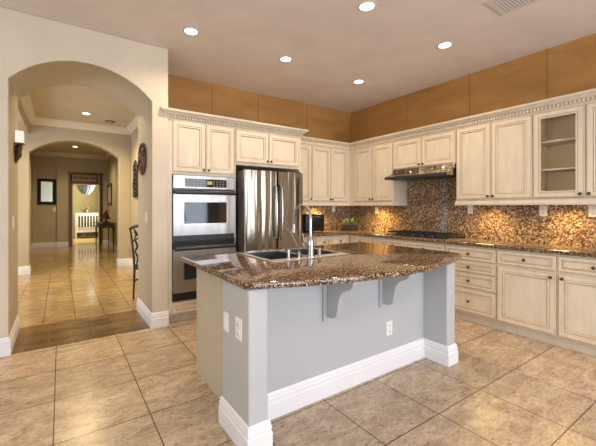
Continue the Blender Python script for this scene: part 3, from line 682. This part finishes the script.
vt = thing('ceiling_vent', 'white rectangular slatted air vent at the top edge of the ceiling', 'vent', (3.3, 1.33, H))
VX0, VX1, VY0, VY1 = 3.12, 3.47, 1.12, 1.50
part('frame', MB().slab(rect(VX0, VX1, VY0, VY1), [rect(VX0 + .05, VX1 - .04, VY0 + .03, VY1 - .03)], H - .012, H - .001, .003), 'ventwhite', vt)
part('duct', MB().box(VX0 + .05, VX1 - .04, VY0 + .03, VY1 - .03, H - .003, H - .001), 'ventdark', vt)
for i in range(13):
    y = VY0 + .045 + i * .024; part('slat', MB().prism([(y, H - .004), (y + .004, H - .003), (y + .016, H - .011), (y + .012, H - .012)], 'x', VX0 + .05, VX1 - .04), 'ventwhite', vt)

def puck(x, y, z, power, label):
    o = thing('under_cabinet_light', label, 'light', (x, y, z), 'under cabinet lights')
    part('housing', MB().lathe([(.035, 0), (.035, -.014), (.026, -.016), (.026, -.012), (0, -.012)], (x, y, z), n=18), 'ventwhite', o, smooth=True)
    part('lens', MB().lathe([(.026, -.0125), (.018, -.016), (0, -.017)], (x, y, z), n=18), 'puck', o, smooth=True)
    d = bpy.data.lights.new('puck_lamp', 'SPOT'); d.energy = power; d.color = (1.0, .66, .22); d.spot_size = math.radians(165); d.spot_blend = .8; d.shadow_soft_size = .10
    q = bpy.data.objects.new('puck_lamp', d); COL.objects.link(q); q.parent = o; q.location = (0, 0, -.024)
puck(3.74, 4.55, 1.3995, 32, 'under-cabinet light above the black countertop appliance')
puck(XR - .2, 3.88, 1.3995, 30, 'under-cabinet light left of the range hood')
puck(XR - .2, 2.12, 1.3995, 17, 'under-cabinet light right of the range hood')
puck(XR - .2, 1.32, 1.3995, 20, 'under-cabinet light below the glass-door cabinet')

# ------------------------------------------------------------------ arch jamb and hall decor
def ring_pts(cy_, cz_, ry, rz, x, n=28): return [(x, cy_ + ry * math.cos(2 * PI * i / n), cz_ + rz * math.sin(2 * PI * i / n)) for i in range(n + 1)]
cyk, czk = 4.40, 1.94
o = thing('oval_wall_ornament', 'oval red brown openwork ornament on the right jamb of the near arch', 'wall decor', (.85, cyk, czk))
part('rim', MB().tube(ring_pts(cyk, czk, .185, .185, .830), .015, 8), 'redmosaic', o, smooth=True)
part('medallion', MB().tube(ring_pts(cyk, czk, .075, .075, .832), .010, 8), 'redmosaic', o, smooth=True)
sp = MB()
for i in range(14):
    a = 2 * PI * i / 14; c1, s1 = math.cos(a), math.sin(a)
    sp.tube([(.832, cyk + .075 * c1, czk + .075 * s1), (.828, cyk + .12 * c1, czk + .12 * s1), (.832, cyk + .185 * c1, czk + .185 * s1)], .015, 6, rad=[.005, .013, .006])
part('spokes', sp, 'redmosaic', o, smooth=True)

o = thing('wall_sconce', 'small white shaded sconce with a bronze scroll bracket on the left jamb', 'wall light', (-.395, 4.42, 1.95))
part('shade', MB().prism([(4.36, 2.01), (4.48, 2.01), (4.47, 2.135), (4.37, 2.135)], 'x', -.388, -.318), 'shade', o, bevel=.006)
part('shade_rim', MB().box(-.392, -.314, 4.355, 4.485, 1.998, 2.01), 'bronze', o)
part('bracket', MB().tube([(-0.352, 4.420, 2.01), (-0.358, 4.420, 1.97), (-0.373, 4.420, 1.93), (-0.364, 4.420, 1.88), (-0.380, 4.420, 1.84), (-0.384, 4.420, 1.80)], .02, 8, rad=[.022, .030, .036, .030, .018, .006]).tube([(-0.361, 4.380, 1.97), (-0.367, 4.360, 1.93), (-0.361, 4.380, 1.89)], .012, 6).tube([(-0.361, 4.460, 1.97), (-0.367, 4.480, 1.93), (-0.361, 4.460, 1.89)], .012, 6), 'bronze', o, smooth=True)
part('wall_mount', MB().lathe([(.04, 0), (.035, .014), (0, .018)], (-0.395, 4.420, 1.95), (1, 0, 0), 16), 'bronze', o, smooth=True)

yy, xx = 7.75, 1.36
o = thing('metal_wall_art', 'tall dark openwork metal wall art on the hall wall', 'wall decor', (xx, yy, 1.9))
fig = MB().tube([(xx - .02, yy - .16, 1.58), (xx - .02, yy - .22, 1.8), (xx - .02, yy - .16, 2.05), (xx - .02, yy - .10, 2.22), (xx - .02, yy + .05, 2.34), (xx - .02, yy + .2, 2.24), (xx - .02, yy + .16, 2.05), (xx - .02, yy + .26, 1.85), (xx - .02, yy + .18, 1.58), (xx - .02, yy - .16, 1.58)], .024, 6)
part('outline', fig, 'iron', o, smooth=True)
sc_ = MB()
for i in range(7):
    z = 1.62 + i * .10; a = .19 - .012 * abs(i - 3)
    sc_.tube([(xx - .02, yy - a, z), (xx - .03, yy - a * .4, z + .07), (xx - .02, yy, z), (xx - .03, yy + a * .4, z - .05), (xx - .02, yy + a, z + .02)], .018, 6)
sc_.tube([(xx - .02, yy, 1.58), (xx - .02, yy, 2.30)], .02, 6)
part('scrollwork', sc_, 'iron', o, smooth=True)

# carved chair seen edge-on, back to the hall, seat toward the right wall
ch = thing('carved_chair', 'dark carved wooden chair standing against the hall wall past the arch', 'chair', (1.06, 5.42, 0))
for y in (5.20, 5.62):
    part('back_post', MB().tube([(.915, y, 0), (.93, y, .2), (.945, y, .44), (.925, y, .62), (.88, y, .85), (.825, y, 1.04)], .02, 8, rad=[.017, .020, .024, .022, .02, .017]), 'darkwood', ch, smooth=True)
for y in (5.20, 5.62):
    part('leg', MB().tube([(1.29, y, 0), (1.30, y, .2), (1.31, y, .42)], .02, 8, rad=[.015, .020, .026]), 'darkwood', ch, smooth=True)
bk = MB().tube([(.83, 5.18, 1.03), (.815, 5.30, 1.07), (.81, 5.41, 1.09), (.815, 5.52, 1.07), (.83, 5.64, 1.03)], .024, 8)
for y0, s_ in ((5.26, 1), (5.56, -1)):
    bk.tube([(.935, y0, .52), (.915, y0 + .06 * s_, .62), (.905, y0 - .01 * s_, .70), (.885, y0 + .07 * s_, .79), (.865, y0 + .01 * s_, .89), (.845, y0 + .08 * s_, .97), (.825, y0 + .03 * s_, 1.04)], .02, 6, rad=[.014, .026, .014, .028, .014, .026, .014])
    bk.tube([(.87, y0 - .02 * s_, .86), (.86, 5.41, .92), (.845, y0 + .02 * s_, .99)], .014, 6)
bk.tube([(.94, 5.2, .50), (.94, 5.62, .50)], .02, 6)
part('backrest', bk, 'darkwood', ch, smooth=True, label='openwork scroll carved backrest')
part('seat', MB().slab([(.94, 5.19), (1.33, 5.18), (1.33, 5.64), (.94, 5.63)], [], .43, .48, .012), 'darkwood', ch)
ch.scale = (.6, .9, 1); ch.rotation_euler.z = math.radians(28)
_o = Vector((.915 - 1.06, 5.62 - 5.42, 0)); _o = Matrix.Rotation(math.radians(28), 3, 'Z') @ Vector((_o.x * .6, _o.y * .9, 0))
ch.location = (.89 - _o.x, 5.34 - _o.y, 0)
part('stretcher', MB().tube([(.93, 5.20, .24), (1.0, 5.20, .28), (1.29, 5.20, .22)], .012, 6).tube([(.93, 5.62, .24), (1.0, 5.62, .28), (1.29, 5.62, .22)], .012, 6), 'darkwood', ch, smooth=True)

# far room: mirror, picture, console table
o = thing('framed_mirror', 'rectangular mirror in a thick black frame on the far wall', 'mirror', (-.38, 13.82, 1.87))
FR = [(0, 0, 0), (0, .03, 0), (.05, .045, 0), (.095, .02, 0), (.098, .005, 0)]
part('frame', MB().panel('-y', 13.82, -.64, -.13, 1.44, 2.30, FR, open_centre=True), 'frameblack', o)
part('glass', MB().box(-.545, -.225, 13.810, 13.815, 1.535, 2.205), 'mirror', o)
o = thing('framed_wall_panel', 'dark framed patterned panel on the right wall above the console table', 'picture', (1.42, 13.0, 1.8))
fm = MB(); x0 = 1.385
fm.box(x0, 1.418, 12.4, 12.5, 1.43, 2.15).box(x0, 1.418, 13.5, 13.6, 1.43, 2.15).box(x0, 1.418, 12.5, 13.5, 2.07, 2.15).box(x0, 1.418, 12.5, 13.5, 1.43, 1.51)
part('frame', fm, 'darkmetal', o)
part('panel', MB().box(1.40, 1.416, 12.5, 13.5, 1.51, 2.07), 'paper', o)
t = thing('console_table', 'narrow dark wooden console table against the right wall of the far room', 'table', (1.16, 12.1, 0))
TX0, TX1, TY0, TY1 = .96, 1.38, 11.45, 12.75
part('tabletop', MB().box(TX0 - .02, TX1 + .01, TY0 - .02, TY1 + .02, .835, .86), 'darkwood', t, bevel=.005)
part('apron', MB().box(TX0 + .01, TX1 - .02, TY0 + .02, TY1 - .02, .72, .835), 'darkwood', t)
dd = part('drawer', MB().box(TX0 + .05, TX1 - .06, TY0 + .005, TY0 + .02, .735, .825), 'darkwood', t, bevel=.003)
part('pull', MB().tube([(1.12, TY0 + .005, .79), (1.13, TY0 - .02, .775), (1.22, TY0 - .02, .775), (1.23, TY0 + .005, .79)], .010, 6), 'chrome', dd, smooth=True)
for x in (TX0 + .02, TX1 - .03):
    for y in (TY0 + .03, TY1 - .03): part('leg', MB().tube([(x, y, 0), (x, y, .5), (x, y, .75)], .02, 8, rad=[.014, .020, .028]), 'darkwood', t, smooth=True)
o = thing('tree_ornament', 'dark cone shaped tree ornament on a base on the console table', 'ornament', (1.2, 12.0, .86))
part('base', MB().lathe([(.13, 0), (.12, .02), (.04, .035), (.025, .11), (0, .112)], (1.2, 12.0, .861), n=16), 'bronze', o, smooth=True)
part('tree', MB().lathe([(.14, .11), (.09, .19), (.11, .19), (.065, .27), (.08, .27), (.04, .35), (.05, .35), (0, .44)], (1.2, 12.0, .861), n=14), 'bronze', o, smooth=True)

# sign over the far doorway
o = thing('wooden_sign', 'long wooden sign with dark lettering above the far doorway', 'sign', (.73, 13.66, 2.36))
part('board', MB().box(.33, 1.06, 13.675, 13.698, 2.255, 2.475), 'signboard', o, bevel=.004)
part('border', MB().box(.29, .33, 13.66, 13.698, 2.235, 2.495).box(1.06, 1.12, 13.66, 13.698, 2.235, 2.495).box(.33, 1.06, 13.66, 13.698, 2.475, 2.495).box(.33, 1.06, 13.66, 13.698, 2.235, 2.255), 'bronze', o)
cu = bpy.data.curves.new('lettering', 'FONT'); cu.body = 'OUR THIS AND THAT'; cu.size = .135; cu.extrude = .002; cu.align_x = 'CENTER'; cu.align_y = 'CENTER'; cu.offset = .006
tmp = bpy.data.objects.new('lettering_curve', cu); COL.objects.link(tmp); bpy.context.view_layer.update()
me = bpy.data.meshes.new_from_object(tmp.evaluated_get(bpy.context.evaluated_depsgraph_get())); bpy.data.objects.remove(tmp)
tx = bpy.data.objects.new('lettering', me); COL.objects.link(tx); tx.parent = o; tx.location = (.695 - .73, 13.672 - 13.66, .0); tx.rotation_euler = (PI / 2, 0, 0); tx.scale = (.52, 1, 1)
me.materials.clear(); me.materials.append(M['ink'])

# nursery: crib, plush, ruffled pendant
CBY, CX_0, CX_1 = 16.9, .55, 1.55
t = thing('baby_crib', 'white slatted baby crib seen through the far doorway', 'crib', (1.05, 17.2, 0))
for x in (CX_0, CX_1):
    for y in (CBY, CBY + .7): part('post', MB().box(x - .03, x + .03, y - .03, y + .03, 0, 1.10 + (.12 if x > 1 else 0)), 'cribwhite', t, bevel=.008)
part('rail', MB().box(CX_0, CX_1, CBY - .02, CBY + .02, .98, 1.10).box(CX_0, CX_1, CBY - .02, CBY + .02, .26, .36).box(CX_0, CX_1, CBY + .68, CBY + .72, .98, 1.10).box(CX_0, CX_1, CBY + .68, CBY + .72, .26, .36), 'cribwhite', t, bevel=.005)
for i in range(9):
    x = CX_0 + .06 + i * .11; part('slat', MB().box(x - .021, x + .021, CBY - .012, CBY + .012, .36, .98), 'cribwhite', t)
part('mattress', MB().box(CX_0 + .03, CX_1 - .03, CBY + .04, CBY + .66, .36, .50), 'cribwhite', t, bevel=.02)
part('bumper', MB().box(CX_0 + .03, CX_1 - .03, CBY + .03, CBY + .05, .5, .95), 'bedding', t)
part('skirt', MB().box(CX_0 + .03, CX_1 - .03, CBY + .05, CBY + .66, .08, .26), 'bedding', t)
o = thing('plush_toy', 'small brown and white figure on the top rail of the crib', 'toy', (.92, 17.0, 1.10))
sk = MB().lathe([(0, 0), (.07, .02), (.085, .09), (.05, .16), (0, .17)], (.92, 16.97, 1.10), n=12).lathe([(0, 0), (.05, .03), (.06, .07), (.03, .12), (0, .125)], (.97, 16.97, 1.24), n=12)
for dx in (-.03, .03): sk.tube([(.97 + dx, 16.97, 1.34), (.97 + dx * 2, 16.97, 1.40)], .018, 6)
sk.tube([(.86, 16.97, 1.14), (.78, 16.97, 1.20), (.74, 16.97, 1.27)], .02, 6)
part('body', sk, 'plush', o, smooth=True)
o = thing('ruffled_pendant', 'blue and white ruffled hanging pendant above the crib', 'pendant', (.86, 16.0, 1.85))
rf = MB()
for j in range(5):
    z = 2.28 - j * .08; R = .27 * math.cos(j / 5 * PI / 2 * .9); n = 18 - j * 2
    for i in range(n):
        a = 2 * PI * i / n + j * .3; rf.lathe([(0, 0), (.05, .015), (.07, .05), (.045, .05), (0, .03)], (.86 + R * math.cos(a), 16.0 + R * math.sin(a), z), (math.cos(a), math.sin(a), -.4), 8)
part('ruffles', rf, 'bluepaper', o, smooth=True)
part('bowl', MB().lathe([(.27, .46), (.25, .36), (.20, .27), (.12, .20), (0, .17)], (.86, 16.0, 1.85), n=20), 'paper', o, smooth=True)
part('cord', MB().tube([(.86, 16.0, 2.03), (.86, 16.0, 2.8)], .008, 6), 'bronze', o)
